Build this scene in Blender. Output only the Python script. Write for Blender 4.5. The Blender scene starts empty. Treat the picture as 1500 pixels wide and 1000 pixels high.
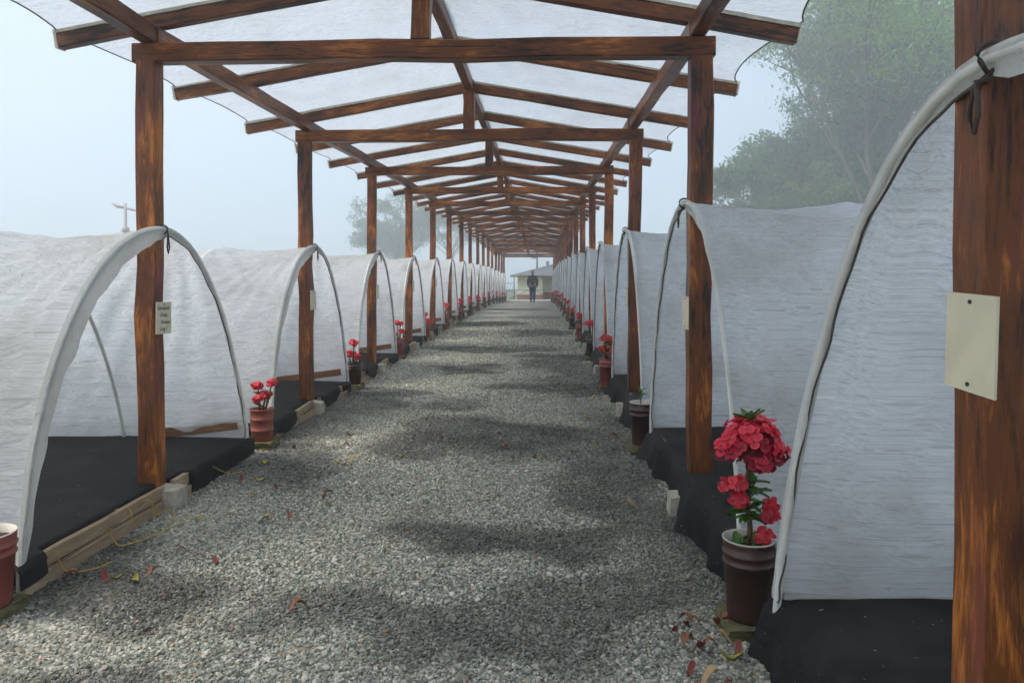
import bpy, bmesh, math, random
import numpy as np
from mathutils import Vector, Matrix
R = math.radians
random.seed(7); rng = np.random.default_rng(7)
S = bpy.context.scene
C = S.collection

# ---------------------------------------------------------------- camera
CAMZ = 1.30
cam = bpy.data.cameras.new('camera'); cam.lens = 26.0; cam.sensor_width = 36.0
cam.clip_start = 0.05; cam.clip_end = 3000
PITCH, YAW = 1.0, 2.12
cam.shift_y = -0.0515; cam.shift_x = 0.0
camo = bpy.data.objects.new('camera', cam); C.objects.link(camo)
camo.location = (0, 0, CAMZ); camo.rotation_euler = (R(90 - PITCH), R(0.0), R(YAW))
S.camera = camo
# ---------------------------------------------------------------- sky and sun
SUN_EL, SUN_AZ = 55.0, 248.0          # azimuth clockwise from +y
w = bpy.data.worlds.new('World'); S.world = w; w.use_nodes = True
nt = w.node_tree; nt.nodes.clear()
wo = nt.nodes.new('ShaderNodeOutputWorld'); bg = nt.nodes.new('ShaderNodeBackground')
sk = nt.nodes.new('ShaderNodeTexSky'); sk.sky_type = 'NISHITA'; sk.sun_disc = False
sk.sun_elevation = R(SUN_EL); sk.sun_rotation = R(SUN_AZ); sk.air_density = 1.0; sk.dust_density = 2.0; sk.ozone_density = 1.0
# overcast: the clear sky veiled by an even layer of cloud
mx = nt.nodes.new('ShaderNodeMixRGB'); mx.blend_type = 'MIX'; mx.inputs[0].default_value = 0.86
mx.inputs[2].default_value = (2.6, 3.25, 4.0, 1)
nt.links.new(sk.outputs[0], mx.inputs[1]); nt.links.new(mx.outputs[0], bg.inputs[0])
bg.inputs[1].default_value = 0.10
nt.links.new(bg.outputs[0], wo.inputs[0])
sl = bpy.data.lights.new('sun', 'SUN'); sl.energy = 1.5; sl.angle = R(25); sl.color = (1.0, 0.94, 0.85)
so = bpy.data.objects.new('sun', sl); C.objects.link(so)
az, el = R(SUN_AZ), R(SUN_EL)
sd = Vector((math.sin(az) * math.cos(el), math.cos(az) * math.cos(el), math.sin(el)))
so.rotation_euler = sd.to_track_quat('Z', 'Y').to_euler(); so.location = (0, 0, 30)
S.view_settings.view_transform = 'Standard'; S.view_settings.look = 'None'
S.view_settings.exposure = 1.5; S.view_settings.gamma = 1.0
S.render.engine = 'CYCLES'
cy = S.cycles; cy.use_denoising = True; cy.use_adaptive_sampling = True; cy.adaptive_threshold = 0.03; cy.max_bounces = 6; cy.diffuse_bounces = 3; cy.transmission_bounces = 6
cy.transparent_max_bounces = 12; cy.volume_bounces = 2
try: cy.denoiser = 'OPENIMAGEDENOISE'
except Exception: pass

# ---------------------------------------------------------------- material helpers
def mat(name):
    m = bpy.data.materials.new(name); m.use_nodes = True; n = m.node_tree
    p = n.nodes['Principled BSDF']
    return m, n, p
def nd(n, t, **k):
    x = n.nodes.new(t)
    for a, b in k.items(): setattr(x, a, b)
    return x
def ramp(n, stops, src=None):
    r = n.nodes.new('ShaderNodeValToRGB'); e = r.color_ramp.elements
    while len(e) < len(stops): e.new(0.5)
    for i, (p, c) in enumerate(stops):
        e[i].position = p; e[i].color = (c, c, c, 1) if isinstance(c, (int, float)) else (*c, 1)
    if src is not None: n.links.new(src, r.inputs[0])
    return r
def noise(n, vec, scale, detail=4, rough=0.55, dist=0.0):
    x = nd(n, 'ShaderNodeTexNoise'); x.inputs['Scale'].default_value = scale
    x.inputs['Detail'].default_value = detail; x.inputs['Roughness'].default_value = rough
    x.inputs['Distortion'].default_value = dist
    if vec is not None: n.links.new(vec, x.inputs['Vector'])
    return x
def mapping(n, vec, scale=(1, 1, 1), rot=(0, 0, 0), loc=None):
    m = nd(n, 'ShaderNodeMapping'); m.inputs['Scale'].default_value = scale; m.inputs['Rotation'].default_value = rot
    n.links.new(vec, m.inputs['Vector'])
    if loc is not None: n.links.new(loc, m.inputs['Location'])
    return m.outputs[0]
def mixc(n, a, b, f, mode='MIX'):
    m = nd(n, 'ShaderNodeMixRGB', blend_type=mode)
    for i, v in ((1, a), (2, b)):
        if isinstance(v, (tuple, list)): m.inputs[i].default_value = (*v, 1)
        else: n.links.new(v, m.inputs[i])
    if isinstance(f, (int, float)): m.inputs[0].default_value = f
    else: n.links.new(f, m.inputs[0])
    return m.outputs[0]
def mth(n, op, a, b=None, clamp=False):
    m = nd(n, 'ShaderNodeMath', operation=op); m.use_clamp = clamp
    for i, v in ((0, a), (1, b)):
        if v is None: continue
        if isinstance(v, (int, float)): m.inputs[i].default_value = v
        else: n.links.new(v, m.inputs[i])
    return m.outputs[0]
def bump(n, p, h, strength, dist=0.01):
    b = nd(n, 'ShaderNodeBump'); b.inputs['Strength'].default_value = strength; b.inputs['Distance'].default_value = dist
    n.links.new(h, b.inputs['Height']); n.links.new(b.outputs[0], p.inputs['Normal'])

def wood_mat(name, dark, mid, light, rough=0.36, streak=1.0, paint=False):
    m, n, p = mat(name)
    tc = nd(n, 'ShaderNodeTexCoord'); oi = nd(n, 'ShaderNodeObjectInfo')
    off = nd(n, 'ShaderNodeCombineXYZ')
    for i in range(3): n.links.new(mth(n, 'MULTIPLY', oi.outputs['Random'], 37.0 + 11 * i), off.inputs[i])
    v1 = mapping(n, tc.outputs['Object'], (4.0, 30, 30), (0, 0.22, 0.30), off.outputs[0])
    n1 = noise(n, v1, 1.0, 8, 0.68, 1.4)
    v2 = mapping(n, tc.outputs['Object'], (14, 150, 150), (0.3, 0.32, 0.42), off.outputs[0])
    n2 = noise(n, v2, 1.0, 4, 0.7, 0.4)
    v3 = mapping(n, tc.outputs['Object'], (1.9, 5, 5), (0, 0, 0), off.outputs[0])
    n3 = noise(n, v3, 1.2, 3, 0.5)
    a = mth(n, 'ADD', mth(n, 'MULTIPLY', n1.outputs[0], 0.80), mth(n, 'MULTIPLY', n2.outputs[0], 0.34))
    a = mth(n, 'ADD', a, mth(n, 'MULTIPLY', mth(n, 'SUBTRACT', n3.outputs[0], 0.5), 0.75))
    a = mth(n, 'ADD', a, mth(n, 'MULTIPLY', mth(n, 'SUBTRACT', oi.outputs['Random'], 0.5), 0.12))
    r = ramp(n, [(0.40, dark), (0.54, mid), (0.62, mid), (0.76, light)], a)
    vk = mapping(n, tc.outputs['Object'], (2.2, 7, 7), (0, 0, 0), off.outputs[0])
    nk = noise(n, vk, 1.0, 2, 0.4)
    kn = ramp(n, [(0.66, 0.0), (0.76, 1.0)], nk.outputs[0])
    col = mixc(n, r.outputs[0], (dark[0] * .6, dark[1] * .6, dark[2] * .6), mth(n, 'MULTIPLY', kn.outputs[0], 0.75))
    # dark drying cracks running with the grain
    vc = mapping(n, tc.outputs['Object'], (0.9, 42, 42), (0, 0.03, 0.05), off.outputs[0])
    nc = noise(n, vc, 1.0, 2, 0.5)
    cr = ramp(n, [(0.27, 1.0), (0.32, 0.0)], nc.outputs[0])
    col = mixc(n, col, (0.012, 0.006, 0.004), mth(n, 'MULTIPLY', cr.outputs[0], 0.8))
    if paint:
        vp = mapping(n, tc.outputs['Object'], (2.4, 9, 9)); npn = noise(n, vp, 1.0, 3, 0.5)
        pr = ramp(n, [(0.56, 0.0), (0.68, 0.7)], npn.outputs[0])
        col = mixc(n, col, (0.25, 0.05, 0.06), mth(n, 'MULTIPLY', pr.outputs[0], 0.55))
    n.links.new(col, p.inputs['Base Color'])
    rr = ramp(n, [(0.3, rough - .08), (0.8, rough + .2)], n2.outputs[0]); n.links.new(rr.outputs[0], p.inputs['Roughness'])
    h = mth(n, 'SUBTRACT', mth(n, 'ADD', n2.outputs[0], mth(n, 'MULTIPLY', n1.outputs[0], 0.8)), mth(n, 'MULTIPLY', cr.outputs[0], 1.2))
    bump(n, p, h, 0.5, 0.006)
    p.inputs['Specular IOR Level'].default_value = 0.4
    return m
M = {}
M['wood'] = wood_mat('varnished_wood', (0.022, 0.008, 0.004), (0.165, 0.050, 0.013), (0.46, 0.155, 0.030))
M['wood_post'] = wood_mat('post_wood', (0.022, 0.008, 0.004), (0.170, 0.050, 0.012), (0.54, 0.175, 0.030), paint=True)
M['board'] = wood_mat('raw_board', (0.13, 0.085, 0.05), (0.33, 0.23, 0.14), (0.50, 0.38, 0.25), 0.7)
M['board_brown'] = wood_mat('brown_board', (0.10, 0.045, 0.02), (0.24, 0.11, 0.05), (0.36, 0.19, 0.09), 0.65)

def cloth_mat(name, base, transl, transp, thread=1.0, dirt=0.5, axis='X'):
    m, n, p = mat(name); n.nodes.remove(p)
    out = n.nodes['Material Output']
    tc = nd(n, 'ShaderNodeTexCoord'); geo = nd(n, 'ShaderNodeNewGeometry')
    sc1 = (0.14, 85, 85) if axis == 'X' else (85, 0.14, 85)
    v = mapping(n, geo.outputs['Position'], sc1)
    t1 = noise(n, v, 1.0, 3, 0.7)
    v2 = mapping(n, geo.outputs['Position'], tuple(3 * a if a > 2 else 0.6 for a in sc1))
    t2 = noise(n, v2, 1.0, 2, 0.6)
    th = ramp(n, [(0.30, 0.62), (0.44, 0.97), (0.58, 1.0), (0.72, 1.16)], t1.outputs[0])
    th2 = ramp(n, [(0.30, 0.80), (0.6, 1.06)], t2.outputs[0])
    col = mixc(n, base, th.outputs[0], 0.55 * thread, 'MULTIPLY')
    col = mixc(n, col, th2.outputs[0], 0.6 * thread, 'MULTIPLY')
    d1 = noise(n, geo.outputs['Position'], 1.4, 5, 0.6)
    dr = ramp(n, [(0.48, 0.0), (0.75, 1.0)], d1.outputs[0])
    col = mixc(n, col, (0.42, 0.39, 0.34), mth(n, 'MULTIPLY', dr.outputs[0], dirt))
    sp = noise(n, mapping(n, geo.outputs['Position'], (55, 55, 15)), 1.0, 1, 0.4)
    spr = ramp(n, [(0.80, 0.0), (0.82, 1.0)], sp.outputs[0])
    col = mixc(n, col, (0.16, 0.085, 0.04), mth(n, 'MULTIPLY', spr.outputs[0], 0.8))
    df = nd(n, 'ShaderNodeBsdfDiffuse'); tr = nd(n, 'ShaderNodeBsdfTranslucent'); tp = nd(n, 'ShaderNodeBsdfTransparent')
    n.links.new(col, df.inputs[0]); n.links.new(col, tr.inputs[0])
    wr = noise(n, mapping(n, geo.outputs['Position'], (5, 9, 9)), 1.0, 5, 0.6, 1.5)
    b = nd(n, 'ShaderNodeBump'); b.inputs['Strength'].default_value = 0.55; b.inputs['Distance'].default_value = 0.035
    n.links.new(mth(n, 'ADD', wr.outputs[0], mth(n, 'MULTIPLY', t1.outputs[0], 0.12)), b.inputs['Height'])
    n.links.new(b.outputs[0], df.inputs['Normal']); n.links.new(b.outputs[0], tr.inputs['Normal'])
    a = nd(n, 'ShaderNodeMixShader'); a.inputs[0].default_value = transl
    n.links.new(df.outputs[0], a.inputs[1]); n.links.new(tr.outputs[0], a.inputs[2])
    a2 = nd(n, 'ShaderNodeMixShader'); a2.inputs[0].default_value = transp
    n.links.new(a.outputs[0], a2.inputs[1]); n.links.new(tp.outputs[0], a2.inputs[2])
    n.links.new(a2.outputs[0], out.inputs[0])
    return m
M['cloth'] = cloth_mat('white_cloth', (0.84, 0.86, 0.875), 0.56, 0.09, 1.5, 0.65)
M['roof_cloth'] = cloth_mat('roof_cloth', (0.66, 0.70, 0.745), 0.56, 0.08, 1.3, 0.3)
M['hem'] = cloth_mat('hem_cloth', (0.70, 0.70, 0.67), 0.40, 0.0, 0.5, 0.8)

def simple(name, col, rough=0.6, var=0.25, scale=12.0, bumps=0.2, metal=0.0, dark=None):
    m, n, p = mat(name)
    tc = nd(n, 'ShaderNodeTexCoord'); x = noise(n, tc.outputs['Object'], scale, 5, 0.6)
    c2 = dark or tuple(c * (1 - 1.6 * var) for c in col)
    r = ramp(n, [(0.3, c2), (0.65, col)], x.outputs[0]); n.links.new(r.outputs[0], p.inputs['Base Color'])
    p.inputs['Roughness'].default_value = rough; p.inputs['Metallic'].default_value = metal
    if bumps: bump(n, p, x.outputs[0], bumps, 0.004)
    return m
M['pvc'] = simple('white_pipe', (0.74, 0.73, 0.69), 0.4, 0.12, 9, 0.1)
M['wire'] = simple('dark_wire', (0.05, 0.035, 0.028), 0.6, 0.2, 30)
M['cord'] = simple('hem_cord', (0.13, 0.11, 0.09), 0.8, 0.3, 30)
M['strip'] = simple('cream_cloth_strip', (0.60, 0.55, 0.45), 0.85, 0.2, 20)
M['concrete'] = simple('pale_concrete', (0.52, 0.47, 0.38), 0.9, 0.25, 25, 0.5)
M['moss'] = simple('mossy_stone', (0.15, 0.13, 0.055), 0.95, 0.3, 18, 0.8, dark=(0.045, 0.045, 0.018))
M['sign'] = simple('cream_sign', (0.76, 0.68, 0.50), 0.55, 0.10, 9, 0.1)
M['ink'] = simple('ink', (0.05, 0.055, 0.06), 0.7, 0.1)
M['terracotta'] = simple('terracotta_plastic', (0.30, 0.075, 0.045), 0.42, 0.2, 8, 0.1)
M['redpot'] = simple('red_plastic', (0.27, 0.06, 0.048), 0.4, 0.18, 8, 0.1)
M['brownpot'] = simple('brown_plastic', (0.060, 0.028, 0.021), 0.36, 0.2, 8, 0.1)
M['rim'] = simple('pale_rim', (0.62, 0.56, 0.48), 0.6, 0.2, 15)
M['soil'] = simple('soil', (0.045, 0.03, 0.02), 0.95, 0.3, 60, 0.8)
M['stem'] = simple('thorny_stem', (0.14, 0.085, 0.045), 0.9, 0.3, 50, 0.9)
def leaf_mat(name, col, transl=0.3):
    m, n, p = mat(name); oi = nd(n, 'ShaderNodeObjectInfo'); tc = nd(n, 'ShaderNodeTexCoord')
    x = noise(n, tc.outputs['Object'], 5, 3)
    f = mth(n, 'ADD', mth(n, 'MULTIPLY', oi.outputs['Random'], 0.6), mth(n, 'MULTIPLY', x.outputs[0], 0.5))
    r = ramp(n, [(0.2, tuple(c * .6 for c in col)), (0.6, col), (1.0, (col[0] * 1.9, col[1] * 1.5, col[2] * 1.1))], f)
    n.links.new(r.outputs[0], p.inputs['Base Color']); p.inputs['Roughness'].default_value = 0.4
    t = nd(n, 'ShaderNodeBsdfTranslucent'); n.links.new(r.outputs[0], t.inputs[0])
    mxs = nd(n, 'ShaderNodeMixShader'); mxs.inputs[0].default_value = transl
    n.links.new(p.outputs[0], mxs.inputs[1]); n.links.new(t.outputs[0], mxs.inputs[2])
    n.links.new(mxs.outputs[0], n.nodes['Material Output'].inputs[0])
    return m
M['leaf'] = leaf_mat('green_leaf', (0.075, 0.19, 0.035))
M['tree_leaf'] = leaf_mat('tree_leaf', (0.075, 0.165, 0.04), 0.5)
M['tree_leaf_pale'] = leaf_mat('pale_tree_leaf', (0.15, 0.27, 0.06), 0.5)
M['bark'] = simple('bark', (0.075, 0.062, 0.05), 0.9, 0.3, 14, 0.6)
def flower_mat(name, a, b):
    m, n, p = mat(name); at = nd(n, 'ShaderNodeAttribute'); at.attribute_name = 'tint'
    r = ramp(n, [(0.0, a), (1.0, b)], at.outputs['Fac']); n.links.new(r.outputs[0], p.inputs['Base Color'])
    p.inputs['Roughness'].default_value = 0.5
    t = nd(n, 'ShaderNodeBsdfTranslucent'); n.links.new(r.outputs[0], t.inputs[0])
    ms = nd(n, 'ShaderNodeMixShader'); ms.inputs[0].default_value = 0.3
    n.links.new(p.outputs[0], ms.inputs[1]); n.links.new(t.outputs[0], ms.inputs[2]); n.links.new(ms.outputs[0], n.nodes['Material Output'].inputs[0])
    return m
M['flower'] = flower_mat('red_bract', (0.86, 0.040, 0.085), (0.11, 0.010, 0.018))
M['flower_bright'] = flower_mat('coral_bract', (0.86, 0.06, 0.085), (0.50, 0.025, 0.05))
M['flower_orange'] = flower_mat('orange_bract', (0.72, 0.09, 0.045), (0.50, 0.05, 0.06))

def net_mat():
    m, n, p = mat('black_shade_net'); geo = nd(n, 'ShaderNodeNewGeometry')
    wv = nd(n, 'ShaderNodeTexWave'); wv.wave_type = 'BANDS'; wv.bands_direction = 'Y'
    wv.inputs['Scale'].default_value = 62; wv.inputs['Distortion'].default_value = 1.5; wv.inputs['Detail'].default_value = 1
    n.links.new(geo.outputs['Position'], wv.inputs['Vector'])
    x = noise(n, geo.outputs['Position'], 2.2, 5, 0.6)
    x2 = noise(n, mapping(n, geo.outputs['Position'], (3, 90, 30)), 1.0, 2, 0.6)
    f = mth(n, 'ADD', mth(n, 'MULTIPLY', x.outputs[0], 0.7), mth(n, 'MULTIPLY', x2.outputs[0], 0.4))
    r = ramp(n, [(0.35, (0.0065, 0.007, 0.008)), (0.75, (0.026, 0.025, 0.024))], f)
    sp = noise(n, geo.outputs['Position'], 75, 1, 0.4); sr = ramp(n, [(0.79, 0.0), (0.81, 1.0)], sp.outputs[0])
    du = noise(n, geo.outputs['Position'], 1.1, 4, 0.65); dr = ramp(n, [(0.5, 0.0), (0.8, 0.55)], du.outputs[0])
    c = mixc(n, r.outputs[0], (0.075, 0.068, 0.058), dr.outputs[0]); c = mixc(n, c, (0.40, 0.38, 0.34), sr.outputs[0])
    n.links.new(c, p.inputs['Base Color']); p.inputs['Roughness'].default_value = 0.75
    p.inputs['Specular IOR Level'].default_value = 0.25
    wk = noise(n, mapping(n, geo.outputs['Position'], (3, 6, 6)), 1.0, 4, 0.55, 1.8)
    bump(n, p, mth(n, 'ADD', mth(n, 'MULTIPLY', wv.outputs['Fac'], 0.10), wk.outputs[0]), 0.8, 0.03)
    return m
M['net'] = net_mat()

# damp patches on the gravel: (x, y, rx, ry, strength)
DAMP = [(-.35, 5.9, .95, .8, .9), (.35, 8.2, .75, .55, .9), (-.2, 3.7, .55, .32, .75), (-1.75, 3.15, .75, .42, .9), (-1.9, 4.9, .4, .8, .7),
        (-1.75, 8.0, .6, .45, .9), (.62, 4.2, .28, 1.8, .7), (-1.1, 9.9, .7, .35, .8), (-.9, 12.4, 1.0, .5, .8), (.4, 11.2, .6, .5, .8),
        (.1, 15.5, .9, .8, .7), (-1.2, 18, .9, .9, .8), (0, 21, .9, .9, .6), (-.8, 26, 1.2, 1.2, .7), (.2, 2.6, .5, .25, .6), (-1.7, 2.1, .6, .3, .7), (.5, 6.2, .3, .8, .6), (.45, 5.0, .4, 2.6, .55), (.35, 9.6, .5, 2, .55), (-2.0, 6.6, .4, 1.4, .6), (-.2, 2.9, .9, .3, .55), (-.9, 7.2, .5, .3, .5)]
def gravel_color(n, seedcol):
    geo = nd(n, 'ShaderNodeNewGeometry')
    wob = noise(n, geo.outputs['Position'], 2.3, 4, 0.6)
    wv = nd(n, 'ShaderNodeVectorMath', operation='MULTIPLY_ADD'); n.links.new(wob.outputs['Color'], wv.inputs[0])
    wv.inputs[1].default_value = (0.5, 0.7, 0); n.links.new(geo.outputs['Position'], wv.inputs[2])
    tot = None
    for (x, y, rx, ry, s) in DAMP:
        sb = nd(n, 'ShaderNodeVectorMath', operation='SUBTRACT'); n.links.new(wv.outputs[0], sb.inputs[0]); sb.inputs[1].default_value = (x + .25, y + .35, 0)
        ml = nd(n, 'ShaderNodeVectorMath', operation='MULTIPLY'); n.links.new(sb.outputs[0], ml.inputs[0]); ml.inputs[1].default_value = (1 / rx, 1 / ry, 0)
        ln = nd(n, 'ShaderNodeVectorMath', operation='LENGTH'); n.links.new(ml.outputs[0], ln.inputs[0])
        mr = nd(n, 'ShaderNodeMapRange'); mr.interpolation_type = 'SMOOTHSTEP'
        for i, v in ((1, 0.55), (2, 1.25), (3, s), (4, 0.0)): mr.inputs[i].default_value = v
        n.links.new(ln.outputs[1], mr.inputs[0])
        tot = mr.outputs[0] if tot is None else mth(n, 'MAXIMUM', tot, mr.outputs[0])
    fine = noise(n, geo.outputs['Position'], 5, 4, 0.6)
    tot = mth(n, 'MULTIPLY', tot, mth(n, 'ADD', fine.outputs[0], 0.45), True)
    wet = ramp(n, [(0.0, 1.0), (0.35, 0.62), (1.0, 0.27)], tot)
    return mixc(n, seedcol, wet.outputs[0], 1.0, 'MULTIPLY'), tot
def stone_mat():
    m, n, p = mat('gravel_stone'); oi = nd(n, 'ShaderNodeObjectInfo')
    r = ramp(n, [(0.0, (0.15, 0.155, 0.125)), (0.35, (0.29, 0.295, 0.24)), (0.6, (0.42, 0.415, 0.34)), (0.82, (0.56, 0.53, 0.44)), (0.93, (0.70, 0.66, 0.56)), (0.965, (0.42, 0.30, 0.19)), (1.0, (0.34, 0.20, 0.13))], oi.outputs['Random'])
    tc = nd(n, 'ShaderNodeTexCoord'); x = noise(n, tc.outputs['Object'], 2.0, 3)
    c = mixc(n, r.outputs[0], ramp(n, [(0.3, 0.75), (0.7, 1.1)], x.outputs[0]).outputs[0], 1.0, 'MULTIPLY')
    at = nd(n, 'ShaderNodeAttribute'); at.attribute_type = 'INSTANCER'; at.attribute_name = 'damp'; t = at.outputs['Fac']
    c = mixc(n, c, ramp(n, [(0.0, 1.0), (0.35, 0.58), (1.0, 0.22)], t).outputs[0], 1.0, 'MULTIPLY'); n.links.new(c, p.inputs['Base Color'])
    rr = ramp(n, [(0, 0.75), (1, 0.5)], t); n.links.new(rr.outputs[0], p.inputs['Roughness'])
    return m
M['stone'] = stone_mat()
def ground_gravel():
    m, n, p = mat('gravel_bed'); geo = nd(n, 'ShaderNodeNewGeometry')
    v = nd(n, 'ShaderNodeTexVoronoi'); v.inputs['Scale'].default_value = 42; n.links.new(geo.outputs['Position'], v.inputs['Vector'])
    sep = nd(n, 'ShaderNodeSeparateColor'); n.links.new(v.outputs['Color'], sep.inputs[0])
    r = ramp(n, [(0.0, (0.15, 0.15, 0.12)), (0.4, (0.30, 0.295, 0.24)), (0.75, (0.43, 0.415, 0.345)), (0.93, (0.58, 0.55, 0.46)), (1.0, (0.36, 0.23, 0.15))], sep.outputs[0])
    dk = ramp(n, [(0.0, 1.0), (0.5, 0.9), (0.85, 0.3)], mth(n, 'MULTIPLY', v.outputs['Distance'], 1.0))
    c = mixc(n, r.outputs[0], dk.outputs[0], 1.0, 'MULTIPLY')
    c, t = gravel_color(n, c)
    # plain soil and grass away from the path
    sx = nd(n, 'ShaderNodeSeparateXYZ'); n.links.new(geo.outputs['Position'], sx.inputs[0])
    far = mth(n, 'GREATER_THAN', mth(n, 'ABSOLUTE', mth(n, 'ADD', sx.outputs[0], 0.63)), 2.2)
    far2 = mth(n, 'MAXIMUM', far, mth(n, 'GREATER_THAN', sx.outputs[1], 53.0))
    g = noise(n, geo.outputs['Position'], 1.5, 6, 0.6)
    gr = ramp(n, [(0.3, (0.06, 0.055, 0.03)), (0.5, (0.06, 0.09, 0.03)), (0.7, (0.10, 0.12, 0.05))], g.outputs[0])
    c = mixc(n, c, gr.outputs[0], far2)
    n.links.new(c, p.inputs['Base Color']); p.inputs['Roughness'].default_value = 0.9
    bump(n, p, v.outputs['Distance'], -0.6, 0.012)
    return m
M['ground'] = ground_gravel()

# ---------------------------------------------------------------- object helpers
def link(name, me, m=None, parent=None, loc=None):
    o = bpy.data.objects.new(name, me); C.objects.link(o)
    if m is not None and me is not None and len(me.materials) == 0: me.materials.append(m)
    if parent is not None: o.parent = parent
    if loc is not None: o.location = loc
    return o
def tag(o, label=None, cat=None, group=None, kind=None):
    if label: o['label'] = label
    if cat: o['category'] = cat
    if group: o['group'] = group
    if kind: o['kind'] = kind
    return o
def empty(name, loc, label, cat, group=None):
    o = bpy.data.objects.new(name, None); C.objects.link(o); o.location = loc; o.empty_display_size = 0.1
    return tag(o, label, cat, group)
def mesh(name, v, f, smooth=False):
    me = bpy.data.meshes.new(name); me.from_pydata([tuple(map(float, p)) for p in v], [], f); me.update()
    if smooth: me.polygons.foreach_set('use_smooth', [True] * len(me.polygons))
    return me
def copy_tree(o, parent=None):
    c = o.copy(); C.objects.link(c); c.parent = parent
    for ch in list(o.children): copy_tree(ch, c)
    return c
ORD = ['first', 'second', 'third', 'fourth', 'fifth', 'sixth', 'seventh', 'eighth', 'ninth', 'tenth', 'eleventh', 'twelfth', 'thirteenth', 'fourteenth', 'fifteenth', 'sixteenth', 'seventeenth']

def beam_mesh(L, wd, ht, ch=0.006, seg=None, jit=0.003, rnd=random):
    """hewn timber along local +x from 0 to L, centred on y and z"""
    seg = seg or max(2, int(L / 0.45)); a, b = wd / 2, ht / 2
    prof = [(-a + ch, -b), (a - ch, -b), (a, -b + ch), (a, b - ch), (a - ch, b), (-a + ch, b), (-a, b - ch), (-a, -b + ch)]
    v, f = [], []
    for i in range(seg + 1):
        jy, jz, js = rnd.gauss(0, jit), rnd.gauss(0, jit), 1 + rnd.gauss(0, jit * 6)
        for (y, z) in prof: v.append((L * i / seg, y * js + jy, z * js + jz))
    for i in range(seg):
        for k in range(8):
            k2 = (k + 1) % 8; f.append((i * 8 + k, i * 8 + k2, i * 8 + 8 + k2, i * 8 + 8 + k))
    f.append(tuple(range(7, -1, -1))); f.append(tuple(seg * 8 + k for k in range(8)))
    return mesh('timber', v, f)
def orient(o, p0, p1, up=(0, 0, 1)):
    p0, p1, up = Vector(p0), Vector(p1), Vector(up)
    x = (p1 - p0).normalized(); y = up.cross(x).normalized(); z = x.cross(y)
    o.matrix_local = Matrix.Translation(p0) @ Matrix((x, y, z)).transposed().to_4x4()
def beam(name, p0, p1, wd, ht, m, parent, up=(0, 0, 1), ch=0.006, jit=0.003, seg=None):
    L = (Vector(p1) - Vector(p0)).length
    o = link(name, beam_mesh(L, wd, ht, ch, seg, jit), m, parent); orient(o, p0, p1, up)
    return o
def tube_geo(pts, r, n=8, v=None, f=None, caps=True):
    v = [] if v is None else v; f = [] if f is None else f
    b0 = len(v); P = [Vector(p) for p in pts]; N = len(P)
    ref = Vector((0.123, 0.31, 0.94))
    for i, p in enumerate(P):
        t = (P[min(i + 1, N - 1)] - P[max(i - 1, 0)]).normalized()
        a = t.cross(ref).normalized(); b = t.cross(a)
        rr = r[i] if isinstance(r, (list, tuple)) else r
        for k in range(n):
            g = 2 * math.pi * k / n; v.append(p + a * (rr * math.cos(g)) + b * (rr * math.sin(g)))
    for i in range(N - 1):
        for k in range(n):
            k2 = (k + 1) % n; f.append((b0 + i * n + k, b0 + i * n + k2, b0 + (i + 1) * n + k2, b0 + (i + 1) * n + k))
    if caps:
        f.append(tuple(b0 + k for k in range(n - 1, -1, -1))); f.append(tuple(b0 + (N - 1) * n + k for k in range(n)))
    return v, f
def tube(name, pts, r, m, parent, n=8):
    v, f = tube_geo(pts, r, n); return link(name, mesh(name, v, f, True), m, parent)
def box_geo(cx, cy, cz, sx, sy, sz, v, f, jit=0):
    b = len(v)
    for i in (-1, 1):
        for j in (-1, 1):
            for k in (-1, 1):
                v.append((cx + i * sx / 2 + random.uniform(-jit, jit), cy + j * sy / 2 + random.uniform(-jit, jit), cz + k * sz / 2 + random.uniform(-jit, jit)))
    for q in ((0, 1, 3, 2), (4, 6, 7, 5), (0, 4, 5, 1), (2, 3, 7, 6), (0, 2, 6, 4), (1, 5, 7, 3)): f.append(tuple(b + i for i in q))
def lathe(prof, n=28):
    v, f = [], []
    for (r, z) in prof:
        for k in range(n):
            g = 2 * math.pi * k / n; v.append((r * math.cos(g), r * math.sin(g), z))
    for i in range(len(prof) - 1):
        for k in range(n):
            k2 = (k + 1) % n; f.append((i * n + k, i * n + k2, (i + 1) * n + k2, (i + 1) * n + k))
    return v, f
def interp(tab, x):
    return float(np.interp(x, [a for a, _ in tab], [b for _, b in tab]))

# ---------------------------------------------------------------- lie of the land
G = [(-10, 0), (4, 0), (7, .02), (9.5, .04), (12.2, .07), (15, .10), (18, .12), (26, .12), (31, .08), (34, .03), (37, -.06), (40, -.16), (43, -.22), (46, -.26), (50, -.30), (54, -.75), (58, -1.0), (90, -1.6), (300, -4)]
OFF = [(1, 0), (4, 0), (6.8, .01), (9.5, .03), (12.2, .06), (15, .10), (18, .14), (26, .15), (29, .14), (31.4, .12), (34, .09), (36.8, .03), (39.5, -.03), (42.3, -.09), (46, -.14)]
TOP = [(1, 2.46), (4, 2.48), (6.8, 2.53), (9.5, 2.59), (12.2, 2.65), (15, 2.70), (18, 2.75), (21, 2.80), (26, 2.80), (31, 2.72), (36, 2.60), (41, 2.48), (46, 2.40)]
def gz(y): return interp(G, y)
XL, XR, XC = -2.17, 0.87, -0.645
D0, SP, NB = 4.05, 2.73, 16
def dn(n): return D0 + SP * n

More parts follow.
